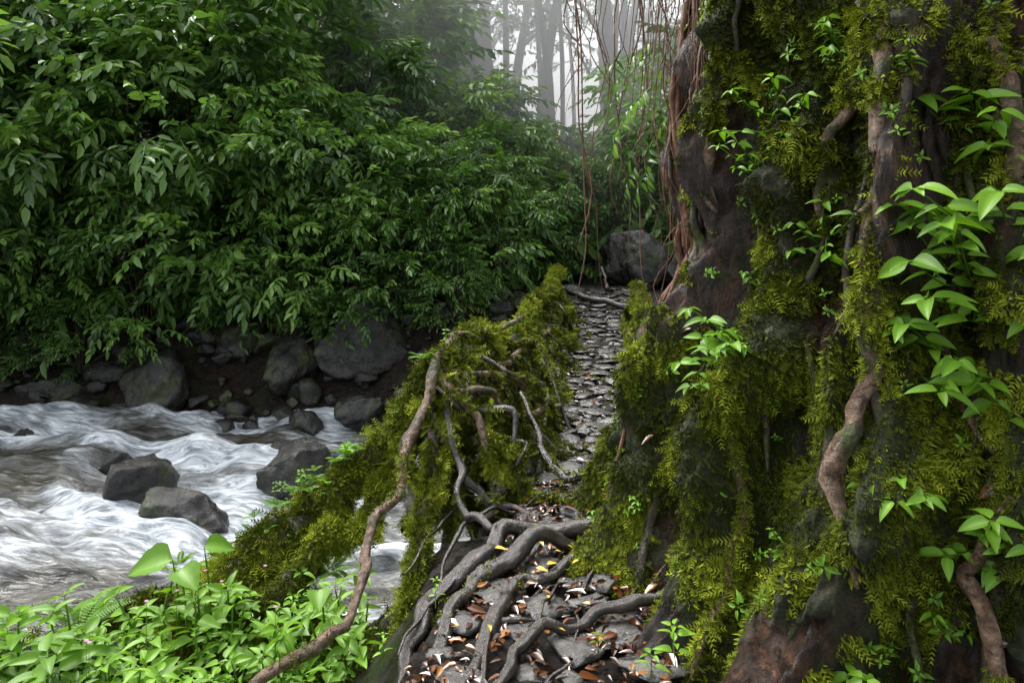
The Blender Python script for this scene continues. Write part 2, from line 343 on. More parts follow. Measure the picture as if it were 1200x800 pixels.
def forest():
    b=B(); g=np.random.default_rng(21)
    lst=[(g.uniform(26,50),None) for k in range(36)]+[(g.uniform(22,40),g.uniform(-.14,.18)) for k in range(22)]
    for k,(y,rt_) in enumerate(lst):
        x=(g.uniform(-.45,.36) if rt_ is None else rt_)*y; z0=float(H(x,y)); Hh=g.uniform(11,19) if rt_ is None else g.uniform(17,22); r=g.uniform(.10,.30)
        rat=x/y
        p=[[x,y,z0-1],[x+g.normal(0,.3),y,z0+Hh*.4],[x+g.normal(0,.6),y,z0+Hh*.75],[x+g.normal(0,1.),y,z0+Hh]]
        v=tube(p,[r*1.3,r,r*.7,r*.25],7,5,.06,2,k); b.add(v[0],v[1],1)
        nb=int(g.integers(5,9)); dens=.3 if -.12<rat<.2 else .9
        for q in range(nb):
            t=g.uniform(.35,1); s=np.array(p[1])*(1-t)+np.array(p[3])*t; a=g.random()*6.28; L=g.uniform(1.2,3.2)
            e=s+np.array([math.cos(a)*L,math.sin(a)*L,g.uniform(.2,1.4)]); v=tube([s,(s+e)/2+[0,0,.2],e],[r*.35,r*.2,.02],4,3,.1); b.add(v[0],v[1],1)
            ns=int(24*dens); c=e+g.normal(0,1,(ns,3))*np.array([1,1,.6])*.9; d=nrm(g.normal(size=(ns,3))*[1,1,.3]); nn=np.tile([0,0,1.],(ns,1))+g.normal(0,.2,(ns,3))
            V,F,rr=inst(SP[q%5],c,frames(d,nn),g.uniform(.9,1.4,ns),g.random(ns)); b.add(V,F,0,rr)
    b.build('distant_forest',[M_far,M_farbark])
forest()
def understory():
    g=np.random.default_rng(31); N=5000; y=15+g.random(N)**1.3*40; x=(g.random(N)*1.1-.7)*y; z=H(x,y)+g.random(N)*1.5
    ok=~((np.abs(x-2)<1.3)&(y<17)); x,y,z=x[ok],y[ok],z[ok]; N=len(x)
    d=nrm(g.normal(size=(N,3))*[1,1,.3]); nn=np.tile([0,-.2,1.],(N,1))+g.normal(0,.3,(N,3)); b=B()
    for w in range(5):
        m=np.arange(N)%5==w; V,F,r=inst(SP[w],np.stack([x,y,z],-1)[m],frames(d[m],nn[m]),g.uniform(.8,1.6,m.sum())*(1+y[m]/60)); b.add(V,F,0,r)
    b.build('hillside_undergrowth',[M_far])
understory()
# ------------------------------------------------------------------ moss
BLD=(np.array([[0,0,0],[.45,.17,.0],[1,0,-.12],[.45,-.17,.0]]),[np.array([[0,1,2,3]])],np.array([.2,.5,.85,.5]))
def mfrond():
    V=[];T=[];r=[]
    for k,t in enumerate((.15,.35,.55,.75,.92)):
        l=.34*(1-.55*t); z=-.18*t*t
        for s in (1,-1):
            a=len(V); V+= [[t-.05,0,z],[t+.06,0,z],[t+.16,s*l,z-.03]]; T.append([a,a+1,a+2] if s>0 else [a+1,a,a+2]); r+=[.3+.3*t,.3+.3*t,.75+.2*t]
    return np.array(V),[np.array(T)],np.array(r)
MFR=mfrond()
def moss_on(P,N,size,droop=.5,spread=.8,seed=0,cf=7,T=None):
    g=np.random.default_rng(seed); k=len(P); d=nrm(N*.9+g.normal(0,spread*.6,(k,3))+np.array([0,0,-droop])); nn=N+g.normal(0,.6,(k,3))
    cl=fbm(P*cf,2,seed+3); s=size*(.8+.6*cl)*g.uniform(.6,1.4,k)
    rn=np.clip(.43+.5*cl+.65*fbm(P*1.7,2,seed)+g.normal(0,.13,k),0,1)
    return inst(T or BLD,P-N*.004,frames(d,nn),np.maximum(s,size*.3),rn,.35)
# ------------------------------------------------------------------ fig tree
fig=bpy.data.objects.new('giant_fig_tree',None); bpy.context.scene.collection.objects.link(fig)
CX,CY=2.7,3.7
g=np.random.default_rng(3)
RK=[]
for k in range(34):
    RK.append((g.random()*2*np.pi,g.uniform(.05,.2),g.uniform(.035,.09),g.random()*50,g.uniform(.06,.2)))
for th0,a,w in ((167,.10,.05),(175,.10,.05),(186,.22,.06),(196,.12,.04),(203,.36,.065),(214,.18,.045),(222,.42,.07),(232,.14,.05),(238,.28,.07)):
    RK.append((R_(th0),a,w,th0,.09))
def trunkR(th,z):
    th=np.asarray(th,float); z=np.asarray(z,float)
    face=np.exp(-((th-R_(178))/.55)**2)
    r=1.50+.26*(1-sm(z,.95,1.55))*face+.10*np.maximum(1.4-z,0)+.26*np.exp(-np.maximum(z+.1,0)/.25)
    z1=z[:,:1] if z.ndim==2 else z
    n1=lambda f,s,sd: vnoise(np.stack([z1*f+s,np.full_like(z1,s),z1*0],-1),sd)
    for t0,a,w,s,am in RK:
        dt=th-t0-(am*n1(.9,s,5)+am*.5*n1(2.6,s,8)); dt=(dt+np.pi)%(2*np.pi)-np.pi
        pr=.75+.5*n1(1.8,s*2,9)
        r=r+a*np.exp(-(dt/w)**2)*(1+.25*np.maximum(1-z,0))*.8*pr
    p=np.stack([np.cos(th)*2.2,np.sin(th)*2.2,z*.7],-1)
    r=r+.11*fbm(p*1.6,3,2)+.085*fbm(p*np.array([4.5,4.5,3.8]),4,4)+.024*fbm(p*np.array([16,16,9]),3,6)
    fib=np.stack([th*38+2.5*vnoise(np.stack([z*1.5,th*6,z*0],-1),3),z*1.6,z*0],-1)
    r=r+.034*(1-np.abs(vnoise(fib,17))*2)
    return r
def tp(th,z,off=0):
    th=np.asarray(th,float);z=np.asarray(z,float); r=trunkR(th,z)+off
    return np.stack([CX+r*np.cos(th),CY+r*np.sin(th),z],-1)
dT,dZ=np.meshgrid([-.05,0,.05],[-.08,0,.08]); 
def tps(th,z,off=0):
    return tp((th+dT).ravel(),(z+dZ).ravel(),off).mean(0)
def mossmask(P,th):
    z=P[...,2]
    m=.525+.68*fbm(P*np.array([2.2,2.2,1.1]),4,77)
    left=np.exp(-((th-R_(169))/.17)**2)*sm(z,.9,1.3); m=m-.8*left
    m=m+.25*(1-sm(z,.1,1.3))*np.exp(-((th-R_(180))/.25)**2)+.08*np.exp(-((th-R_(205))/.2)**2)+.22*(1-sm(z,.0,.7))*(fbm(P*5,3,78)+.4)
    return m
th=np.concatenate([np.linspace(R_(140),R_(250),640),np.linspace(R_(251),R_(499),150)]); zz=np.concatenate([np.linspace(-1.2,3.2,560),np.linspace(3.3,9,60)])
TH,ZZ=np.meshgrid(th,zz); TP=tp(TH,ZZ); mm=mossmask(TP,TH); lump=(.10*np.maximum(fbm(TP*5,3,88)+.15,0)+.04*np.maximum(fbm(TP*13,2,89),0))*sm(mm,.42,.6)
TP[...,0]+=lump*np.cos(TH);TP[...,1]+=lump*np.sin(TH)
m_,n_=TH.shape; i=np.arange(m_-1)[:,None]*n_; j=np.arange(n_)[None]; j2=(j+1)%n_; TF=np.stack([i+j,i+j2,i+n_+j2,i+n_+j],2).reshape(-1,4)
b=B(); b.add(TP,TF,0,np.clip(mm,0,1).ravel()); b.build('trunk',[M_trunk],fig)
TV=TP.reshape(-1,3); ctr=TV[TF].mean(1); sel=(ctr[:,2]<3.1)&(ctr[:,2]>-.5)&(ctr[:,0]<2.7)&(ctr[:,1]<5.0)
b=B()
for n0,size,dr,T,thr,sd in ((330000,.030,.55,BLD,.50,9),(110000,.052,.8,MFR,.55,10)):
    P,N=surf_sample(TV,TF[sel],n0,np.random.default_rng(sd))
    out=P-np.array([CX,CY,0]); out[:,2]=0; N*=np.sign((N*out).sum(1))[:,None]; tha=np.arctan2(P[:,1]-CY,P[:,0]-CX)%(2*np.pi)
    keep=mossmask(P,tha)+.28*fbm(P*8,3,12)>thr
    V,F,r=moss_on(P[keep],N[keep],size,dr,.8,1,7,T); b.add(V,F,0,r)
b.build('trunk_moss',[M_moss],fig,False)
def troot(points,rad,seg=8,mat=0,bb=None,off=.0,sd=0,wig=.04):
    pts=[tps(R_(t),z,off) for t,z in points]; v=tube(pts,rad,seg,8,.2,9,sd+int(points[0][0]),wig); bb.add(v[0],v[1],mat); return v
b=B(); mb=B(); g=np.random.default_rng(14)
def dens(t0,t1,z0,z1,n=7,am=2.5):
    zs=np.linspace(z0,z1,n); ts=np.linspace(t0,t1,n)+np.cumsum(g.normal(0,am*.4,n)); return list(zip(ts,zs))
def mossy(v,n,k,thr=0.,size=.028):
    P,N=surf_sample(v[0],v[1][0],n,g); kk=fbm(P*5,2,k)>thr; q=moss_on(P[kk],N[kk],size,.5,.8,k,7); mb.add(q[0],q[1],0,q[2])
    kk=kk&(g.random(n)<.3); q=moss_on(P[kk],N[kk],size*1.8,.8,.8,k,7,MFR); mb.add(q[0],q[1],0,q[2])
for k,(pp,rr) in enumerate([([(218.5,2.5),(220.5,2.28),(223,2.05),(222,1.85),(221,1.68)],[.010,.030,.034,.026,.008]),([(222,1.6),(222,1.4),(223.5,1.2),(222.5,.95),(220.5,.75),(223,.45)],[.010,.025,.033,.028,.034,.010]),([(232,2.3),(234,2.05),(235,1.8),(238,1.5)],[.02,.034,.036,.03]),([(234,.8),(231,.5),(234,.25),(238,.0)],[.012,.026,.03,.03])]):
    v=troot(pp,rr,14,0,b,.10,k,.06); mossy(v,3000,700+k,.05,.024)
for k in range(44):
    t0=g.uniform(160,184); z0=g.uniform(1.6,3.8); troot(dens(t0,t0+g.uniform(-4,4),z0,z0-g.uniform(1,2.2),8,1.6),np.linspace(.010,.012,8)*g.uniform(.5,2.0),6,int(g.choice([1,1,2])),b,g.uniform(.0,.06),k)
for k in range(34):
    t0=g.uniform(180,240); z0=g.uniform(.8,3.4); v=troot(dens(t0,t0+g.uniform(-8,8),z0,z0-g.uniform(.7,1.8),8,2.8),np.array([.3,.8,1,1.1,1,1,.8,.3])*g.uniform(.010,.026),8,int(g.choice([2,2,0])),b,g.uniform(.02,.07),k)
    mossy(v,3000,k,-.05)
b.build('surface_roots',[M_pale,M_hang,M_bark],fig); mb.build('root_moss',[M_moss],fig,False)
b=B()
for k in range(84):
    if k<50: t=R_(g.uniform(158,184)); p0=tp(t,g.uniform(2.6,4.2),g.uniform(.02,.14))
    else: p0=np.array([g.uniform(.4,1.25),g.uniform(3.8,6.0),g.uniform(3.8,5)])
    L=g.uniform(1.,2.7) if k<50 else g.uniform(1.4,3.4); nn=9; pts=[p0+np.array([0,0,-L*q/(nn-1)])+np.array([g.normal(0,.02)*q**.6,g.normal(0,.02)*q**.6,0]) for q in range(nn)]
    r0=g.uniform(.002,.006) if k<50 else g.uniform(.003,.009); v=tube(pts,np.linspace(r0,r0*.4,nn),5,3,.1); b.add(v[0],v[1])
b.build('aerial_roots',[M_hang],fig)
b=B(); g=np.random.default_rng(44)
for k in range(7):
    a=g.random()*6.28; s=np.array([CX+1.0*math.cos(a),CY+1.0*math.sin(a),8.2]); e=np.array([CX+1+4*math.cos(a),CY-1+4*math.sin(a),g.uniform(9.5,11)])
    v=tube([s,(s+e)/2+[0,0,.6],e],[.4,.25,.06],8,6,.1,1.5); b.add(v[0],v[1],1)
for k in range(50):
    a=g.random()*6.28; r=g.random()**.5*4.5; c=np.array([CX+1.8+r*math.cos(a),CY-1.8+r*math.sin(a),g.uniform(7,10)]); ns=22
    P=c+g.normal(0,.55,(ns,3)); d=nrm(g.normal(size=(ns,3))*[1,1,.3]); nn=np.tile([0,0,1.],(ns,1))+g.normal(0,.2,(ns,3))
    V,F,rr=inst(SP[k%5],P,frames(d,nn),g.uniform(.8,1.3,ns)); b.add(V,F,0,rr)
b.build('shade_crown',[M_shrub,M_bark],fig)  # unseen fig canopy, added to block sky light from above and behind
# ------------------------------------------------------------------ bridge
br=bpy.data.objects.new('living_root_bridge',None); bpy.context.scene.collection.objects.link(br)
yk=[1.0,2.5,3.3,4.1,5.5,7.5,10,12.0,13.6,15.5]
def xc(y): return np.interp(y,yk,[.05,.1,.25,.46,.68,.94,1.26,1.52,1.8,2.0])
def hw(y): return np.interp(y,yk,[.6,.46,.40,.36,.36,.40,.45,.55,.7,.8])
def dz(y): return np.interp(y,yk,[0,0,0,-.01,-.03,0,.15,.33,.5,.62])
gy=np.linspace(1.2,15,900); gs=np.linspace(-1,1,70); S,Y=np.meshgrid(gs,gy); X=xc(Y)+S*(hw(Y)+.06); Pn=np.stack([X,Y,X*0],-1)
Z=dz(Y)-.02+.05*fbm(Pn*5,5,66); Z-=.3*(np.abs(S)>.99)
b=B(); b.add(np.stack([X,Y,Z],-1),grid(*X.shape)); b.build('deck_soil',[M_soil],br)
g=np.random.default_rng(8); st=np.zeros((0,3))
rs=np.sort(g.uniform(.025,1,9000)**1.5)[::-1]*.13+.02
for r in rs:
    y=2.3+g.random()**1.2*12.2; s=g.uniform(-.95,.95); r=r*(.85+.03*y); x=xc(y)+s*hw(y)
    if y<3.9 and (r<.05 or g.random()<.6): continue
    if len(st) and not np.all((st[:,0]-x)**2+(st[:,1]-y)**2>(.84*(r+st[:,2]))**2): continue
    st=np.vstack([st,[x,y,r]])
b=B(); SS=[rockshape(300+k,ICO3,12,.22) for k in range(40)]
for k,(x,y,r) in enumerate(st):
    V,F=SS[k%40]; a=g.random()*6.28; sx,sy=g.uniform(.9,1.35),g.uniform(.8,1.1); ca,sa=math.cos(a),math.sin(a)
    W=V*np.array([r*sx,r*sy,min(r*.34,.03)]); W=np.stack([W[:,0]*ca-W[:,1]*sa,W[:,0]*sa+W[:,1]*ca,W[:,2]+W[:,0]*g.normal(0,.08)],-1)+[x,y,float(dz(y))+g.uniform(-.008,.010)]
    b.add(W,F,0)
b.build('paving_stones',[M_stone],br)
roots=B(); rmoss=B()
def broot(pts,rad,mat=0,mo=0,seg=10,bump_=.16,size=.03,seed=0,droop=.5,wig=.03,thr=-.1):
    v=tube(pts,rad,seg,8,bump_,8,seed,wig); roots.add(v[0],v[1],mat)
    if mo:
        gg=np.random.default_rng(seed); P,N=surf_sample(v[0],v[1][0],int(mo),gg)
        kk=(N[:,2]*.35+fbm(P*4.5,3,seed)*.9)>thr
        q=moss_on(P[kk],N[kk],size,droop,.8,seed); rmoss.add(q[0],q[1],0,q[2])
        kk=kk&(gg.random(len(P))<.35); q=moss_on(P[kk],N[kk],size*1.9,droop*1.6,.8,seed+1,7,MFR); rmoss.add(q[0],q[1],0,q[2])
    return v
broot([(1.05,3.95,.2),(.75,3.8,.08),(.41,3.65,.03),(.0,3.55,.05),(-.227,3.3,.03),(-.37,3.1,-.03),(-.42,2.8,-.09),(-.42,2.4,-.17)],[.04,.035,.042,.05,.046,.04,.036,.034],1,900,16,.18,.018,seed=1,wig=.07,thr=.5)
broot([(1.0,3.6,.15),(.7,3.52,.07),(.37,3.47,.03),(.04,3.42,.07),(-.16,3.15,.05),(-.25,2.9,.0),(-.3,2.5,-.04)],[.03,.025,.03,.042,.038,.034,.034],1,900,16,.18,.018,seed=2,wig=.07,thr=.5)
broot([(.9,3.4,.12),(.6,3.35,.05),(.3,3.3,.02),(.04,3.15,.03),(-.1,2.8,.03),(-.2,2.4,.01)],[.025,.02,.024,.032,.034,.03],1,700,16,.18,.018,seed=3,wig=.07,thr=.5)
broot([(1.05,3.15,.2),(.75,3.0,.10),(.5,2.85,.03),(.33,2.78,.02),(.13,2.72,.01),(-.03,2.6,.02),(-.1,2.3,0)],[.04,.03,.024,.022,.022,.02,.018],1,700,16,.18,.018,seed=4,wig=.07,thr=.5)
for k in range(16):
    x0=g.uniform(-.3,.6); y0=g.uniform(2.8,4.4); r=g.uniform(.4,1.2); broot([(x0+.2,y0+.1,-.02),(x0,y0,.01),(x0-.12,y0-.25+g.normal(0,.08),.015),(x0-.2,y0-.5,.0),(x0-.25,y0-.8,-.05)],np.array([.004,.010,.012,.010,.004])*r,1,0,7,seed=30+k,wig=.06)
# pale guide root in front of the moss
broot([(-.50,4.44,.80),(-.57,4.2,.54),(-.62,3.98,.36),(-.70,3.66,.10),(-.735,3.32,-.08),(-.80,3.08,-.15),(-1.0,2.8,-.19),(-1.5,2.4,-.34)],[.034,.027,.032,.026,.031,.027,.03,.027],2,3000,14,.24,.026,seed=6,wig=.09,thr=.22)
broot([(-.42,4.45,.6),(-.34,4.1,.30),(-.26,3.8,.10),(-.1,3.62,.05)],[.035,.026,.022,.022],1,1500,10,seed=7,wig=.08,thr=.15)
broot([(-.5,4.4,.5),(-.50,4.0,.1),(-.47,3.5,-.1),(-.5,3.1,-.25)],[.04,.04,.04,.04],0,12000,10,seed=8,wig=.06,thr=-.25)
broot([(-.45,4.4,.55),(-.38,4.2,.15),(-.42,3.9,-.15),(-.45,3.7,-.4)],[.03,.035,.03,.03],0,6000,10,seed=82,wig=.06,thr=-.2)
# mossy buttress
broot([(-.50,4.55,.74),(-.66,4.6,.54),(-.9,4.55,.22),(-1.15,4.45,-.08),(-1.45,4.25,-.36),(-1.85,4.0,-.54),(-2.5,3.8,-.66),(-3.4,3.7,-.72)],[.05,.075,.09,.10,.12,.11,.08,.08],0,60000,16,.36,.036,9,wig=.14,thr=-.45)
broot([(-.55,4.45,.45),(-.8,4.4,.05),(-1.05,4.1,-.25),(-1.3,3.8,-.4),(-1.8,3.5,-.48)],[.04,.05,.06,.06,.05],0,20000,12,.3,.034,10,wig=.12,thr=-.3)
top=[(-.53,4.45,.76),(-.42,5.1,.77),(-.29,5.8,.72),(0,7,.66),(.28,9,.64),(.62,11.3,.76),(.9,13.2,.95)]
broot(top,[.055,.05,.055,.05,.06,.07,.09],0,56000,14,.36,.040,11,.4,wig=.18,thr=-.3)
broot([(-.5,4.42,.80),(-.40,5.1,.84),(-.26,5.8,.77),(.02,7,.74),(.25,8.5,.68)],[.03,.024,.026,.024,.02],2,3500,10,.2,seed=110,wig=.12,thr=.1)
broot([(-.5,4.38,.70),(-.26,5.1,.60),(-.04,6.1,.5),(.22,7.6,.42),(.5,9.6,.45),(.8,12,.6)],[.028,.026,.026,.026,.03,.04],2,4000,10,seed=12,wig=.12,thr=.08)
broot([(-.45,4.4,.4),(-.1,5,.25),(.1,6,.2),(.35,7.6,.2),(.6,9.6,.3),(1,12.2,.5)],[.045]*6,0,24000,10,.3,seed=13,wig=.12,thr=-.3)
broot([(-.2,3.9,-.02),(.1,4.4,-.03),(.28,5.3,.0),(.48,7,.04),(.78,9.6,.18),(1.05,12.2,.42)],[.035,.05,.05,.05,.06,.07],0,26000,10,.3,seed=14,wig=.08,thr=-.2)
broot([(-.1,4,-.2),(-.1,5,-.35),(.1,7,-.3),(.5,9.8,-.1),(.9,12.4,.2)],[.09,.1,.1,.1,.1],0,9000,10,seed=15,wig=.1)
broot([(-.75,4.9,-.5),(-.5,5.6,-.1),(-.25,7,.1),(.1,9,.3),(.5,11.5,.5)],[.06,.07,.06,.06,.07],0,12000,10,seed=16,wig=.1)
broot([(-.45,4.38,.70),(-.30,4.45,.60),(0,4.7,.46),(.27,5.25,.30),(.45,6.2,.1)],[.026,.024,.024,.024,.016],2,1800,10,seed=17,wig=.1,thr=.15)
broot([(.06,4.9,.5),(.15,4.68,.32),(.23,4.48,.12),(.33,4.35,.03),(.65,4.38,.04),(.9,4.5,.1)],[.012,.022,.026,.026,.024,.024],1,600,10,seed=18,wig=.06,thr=.1)
broot([(-.36,5.1,.8),(-.1,4.95,.68),(.14,5.2,.5),(.28,5.5,.2),(.42,5.7,.0)],[.022,.02,.02,.02,.016],0,2500,10,seed=19,wig=.1,thr=.0)
broot([(-.48,4.33,.66),(-.3,4.33,.48),(-.1,4.4,.3),(.0,4.38,.12),(.12,4.2,.02)],[.022,.024,.022,.024,.02],1,1200,10,seed=20,wig=.08,thr=.12)
broot([(-.52,4.4,.6),(-.45,4.2,.34),(-.28,4.15,.16),(-.1,4.1,.04),(.1,3.95,.0)],[.022,.026,.024,.024,.02],1,1200,10,seed=21,wig=.08,thr=.12)
g=np.random.default_rng(77)
tp_=np.array(top)
def topat(y): return np.array([np.interp(y,tp_[:,1],tp_[:,0]),y,np.interp(y,tp_[:,1],tp_[:,2])])
for k in range(40):
    y0=4.4+g.random()**1.4*8; a=topat(y0)+[.03,0,-.03]; y1=y0+g.uniform(-1.2,1.0); y1=max(y1,4.2); e=np.array([xc(y1)-hw(y1)+.04,y1,dz(y1)]); m=(a+e)/2+np.array([g.normal(.03,.06),g.normal(0,.25),g.normal(.0,.1)])
    r=g.uniform(.008,.024); mt=int(g.choice([1,0,2,0])); broot([a,m,e,e+np.array([g.uniform(.1,.4),g.normal(0,.15),-.03])],[r,r*1.1,r,r*.4],mt,int(g.choice([1800,3000,4500])),9,seed=100+k,wig=.15,thr=-.02)
for k in range(22):
    y0=g.uniform(4.5,12.5); a=topat(y0); y1=max(4.6,y0+g.uniform(-1.2,1.2)); e=np.array([a[0]+g.uniform(-.25,.3),y1,-.35+.05*y1*.5]); r=g.uniform(.012,.03)
    broot([a,(a+e)/2+g.normal(0,.12,3),e],[r,r*1.1,r],0,4000,8,seed=150+k,wig=.12)
for k in range(14):
    a=np.array([g.uniform(-.6,-.1),g.uniform(4.2,4.8),g.uniform(.2,.65)]); e=a+np.array([g.normal(0,.25),g.normal(0,.2),-g.uniform(.4,1.0)]); r=g.uniform(.008,.02)
    broot([a,(a+e)/2+g.normal(0,.12,3),e],[r,r,r*.5],int(g.choice([0,1,0])),3500,8,seed=190+k,wig=.14,thr=-.1)
rt=[(1.1,5.3,.2),(1.15,6,.45),(1.45,7.5,.5),(1.85,9.6,.55),(2.2,12,.8)]
broot(rt,[.08,.07,.06,.07,.09],0,30000,12,.3,.034,51,wig=.1)
broot([(1.0,4.6,.0),(1.1,5.6,.03),(1.36,7.5,.06),(1.74,10,.22),(2.15,12.4,.45)],[.08]*5,0,24000,10,.3,seed=52,wig=.08)
for k in range(16):
    y0=g.uniform(5.4,11.8); r_=np.array(rt); a=np.array([np.interp(y0,r_[:,1],r_[:,0]),y0,np.interp(y0,r_[:,1],r_[:,2])]); e=np.array([xc(y0)+hw(y0),y0+g.normal(0,.3),dz(y0)]); broot([a,(a+e)/2+g.normal(0,.05,3),e],[.025,.025,.03],0,5000,8,seed=220+k,wig=.08)
broot([(1.0,12.9,.62),(1.5,12.3,.5),(2.0,12.0,.42),(2.5,12.1,.5)],[.06,.065,.06,.05],1,0,10,seed=60)
broot([(1.9,14.5,1.0),(1.95,14.2,.8),(1.9,13.7,.6)],[.03,.04,.05],1,0,8,seed=61)
def sheet(fa,fb,u0,u1,nu,nv,seed,thr,nm,bulge=(0,0,0),amp=.1,size=.034,mth=-.35):
    us=np.linspace(u0,u1,nu); T,U=np.meshgrid(np.linspace(0,1,nv),us); A=np.stack([fa(q) for q in us]); C=np.stack([fb(q) for q in us]); W=A[:,None]*(1-T[...,None])+C[:,None]*T[...,None]
    W=W+np.sin(T*np.pi)[...,None]*np.array(bulge); nn=fbm(W*3.2,4,seed); n2=fbm(W*9,3,seed+2); W[...,0]+=amp*nn+.04*n2; W[...,1]+=amp*.6*fbm(W*3,3,seed+7)+.03*n2; W[...,2]+=amp*.6*fbm(W*4,3,seed+5)
    F=grid(*T.shape); Vv=W.reshape(-1,3)
    c=Vv[F].mean(1); tt=(T.reshape(-1)[F].mean(1)); hole=fbm(c*np.array([3.5,2.8,3.5]),3,seed+9)+ .5*np.sin(tt*np.pi)-.35>thr; F=F[~hole]
    roots.add(Vv,F,0); gg=np.random.default_rng(seed); P,N=surf_sample(Vv,F,nm,gg); N=N*np.where(gg.random(len(P))<.5,-1,1)[:,None]
    kk=fbm(P*4,3,seed)+.5*(P[:,2]-.35)>mth; q=moss_on(P[kk],N[kk],size,.5,.8,seed); rmoss.add(q[0],q[1],0,q[2])
    kk=kk&(gg.random(len(P))<.4); q=moss_on(P[kk],N[kk],size*1.9,.9,.8,seed+1,7,MFR); rmoss.add(q[0],q[1],0,q[2])
sheet(topat,lambda y:np.array([xc(y)-hw(y)-.02,y,dz(y)-.02]),4.5,12.8,380,50,300,.08,64000,(-.08,0,-.04),mth=-.25)
sheet(topat,lambda y:np.array([np.interp(y,[4.5,12],[-.45,.55]),y,-.5+.04*y]),4.9,12.8,340,50,310,.1,36000)
def pl(pts):
    pts=np.array(pts); t=np.linspace(0,1,len(pts)); return lambda q:np.array([np.interp(q,t,pts[:,k]) for k in range(3)])
sheet(pl([(-.54,4.55,.76),(-.62,4.45,.45),(-.68,4.3,.15),(-.66,4.05,-.1)]),pl([(-.34,4.6,.66),(-.36,4.5,.4),(-.42,4.3,.15),(-.50,4.05,-.05)]),0,1,160,60,320,.18,26000,(0,.02,0),.07)
sheet(pl([(-.35,4.6,.68),(-.32,4.7,.45),(-.33,4.7,.2),(-.35,4.6,.05)]),pl([(.05,4.95,.44),(.1,4.8,.25),(.14,4.6,.08),(.12,4.5,-.02)]),0,1,160,70,330,.0,22000,(0,.10,0),.1,mth=-.2)
roots.build('woven_roots',[M_bark,M_root,M_pale],br); rmoss.build('bridge_moss',[M_moss],br,False)
# ------------------------------------------------------------------ fallen leaves
g=np.random.default_rng(90); LH=leaf_hi(.45,.15,4)
b=B()
for N,y0,ysp,s0,s1 in ((800,3.6,10,.03,.09),(1200,1.6,2.9,.014,.06),(150,2.0,2.4,.05,.10)):
    y=y0+g.random(N)**1.2*ysp; s_=g.uniform(-1,1,N); s_=np.sign(s_)*np.abs(s_)**.75; x=xc(y)+s_*hw(y)*1.05; z=dz(y)+.015+g.random(N)*.02
    a=g.random(N)*6.28; d=np.stack([np.cos(a),np.sin(a),g.normal(0,.12,N)],-1); nn=np.tile([0,0,1.],(N,1))+g.normal(0,.25,(N,3))
    V,F,r=inst(LH,np.stack([x,y,z],-1),frames(d,nn),g.uniform(s0,s1,N),g.random(N)**1.8,.1); b.add(V,F,0,r)
N=12; y=g.uniform(2.6,3.6,N); x=g.uniform(-.25,.35,N); a=g.random(N)*6.28
V,F,r=inst(LH,np.stack([x,y,x*0+.06],-1),frames(np.stack([np.cos(a),np.sin(a),a*0],-1),np.tile([0,.0,1.],(N,1))+g.normal(0,.3,(N,3))),g.uniform(.03,.07,N)); b.add(V,F,1,r)
for k in range(26):
    t=R_(g.uniform(178,238)); z=g.uniform(-.1,1.6); p=tps(t,z,.06); V,F,r=inst(LH,p[None],frames(np.array([[g.normal(),g.normal()*.4,-.5]]),np.array([[math.cos(t),math.sin(t),.6]])),g.uniform(.04,.09,1)); b.add(V,F,0,r)
b.build('fallen_leaves',[M_litter,M_yellow])
g=np.random.default_rng(92); N=50000; x=g.uniform(-2.6,-.35,N); y=g.uniform(1.8,4.3,N); z=H(x,y); P=np.stack([x,y,z],-1); kk=fbm(P*2.5,3,5)>.0
b=B(); q=moss_on(P[kk],np.tile([0,0,1.],(kk.sum(),1)),.035,0,.9,4); b.add(q[0],q[1],0,q[2]*.7); q=moss_on(P[kk][::3],np.tile([0,0,1.],(len(P[kk][::3]),1)),.06,0,1.2,5,7,MFR); b.add(q[0],q[1],0,q[2]*.8); b.build('ground_moss',[M_moss],None,False)
# ------------------------------------------------------------------ near plants
LP=leaf_hi(.46,.3,7)
def plant(h,pairs,ls,seed,lean=0):
    g=np.random.default_rng(seed); parts=[]; top_=np.array([lean*h,g.normal(0,.1)*h,h]); st=tube([[0,0,-.03],top_*.5+g.normal(0,.02,3)*h,top_],[.006,.005,.003],5,4,.05); parts.append((st[0],st[1],np.full(len(st[0]),.2)))
    for k in range(pairs):
        t=(k+1.2)/(pairs+.2); c=top_*t; a0=k*1.57+g.normal(0,.3)
        for s in range(2 if k<pairs-1 else 4):
            a=a0+s*(math.pi if k<pairs-1 else math.pi/2); pt=g.uniform(.0,.5); d=np.array([[math.cos(a)*math.cos(pt),math.sin(a)*math.cos(pt),math.sin(pt)]])
            V,F,r=inst(LP,(c+d[0]*ls*.18)[None],frames(d,np.array([[0,0,1.]])+g.normal(0,.25,(1,3))),np.array([ls*g.uniform(.75,1.15)*(1-.25*(k==pairs-1))]),g.random(1),.4); parts.append((V,F,r))
            stt=tube([c,c+d[0]*ls*.2],[.0025,.002],3,1,0); parts.append((stt[0],stt[1],np.full(len(stt[0]),.3)))
    return merge(parts)
g=np.random.default_rng(123)
PT=[plant(g.uniform(.10,.30),int(g.integers(2,5)),g.uniform(.06,.15),s) for s in range(12)]
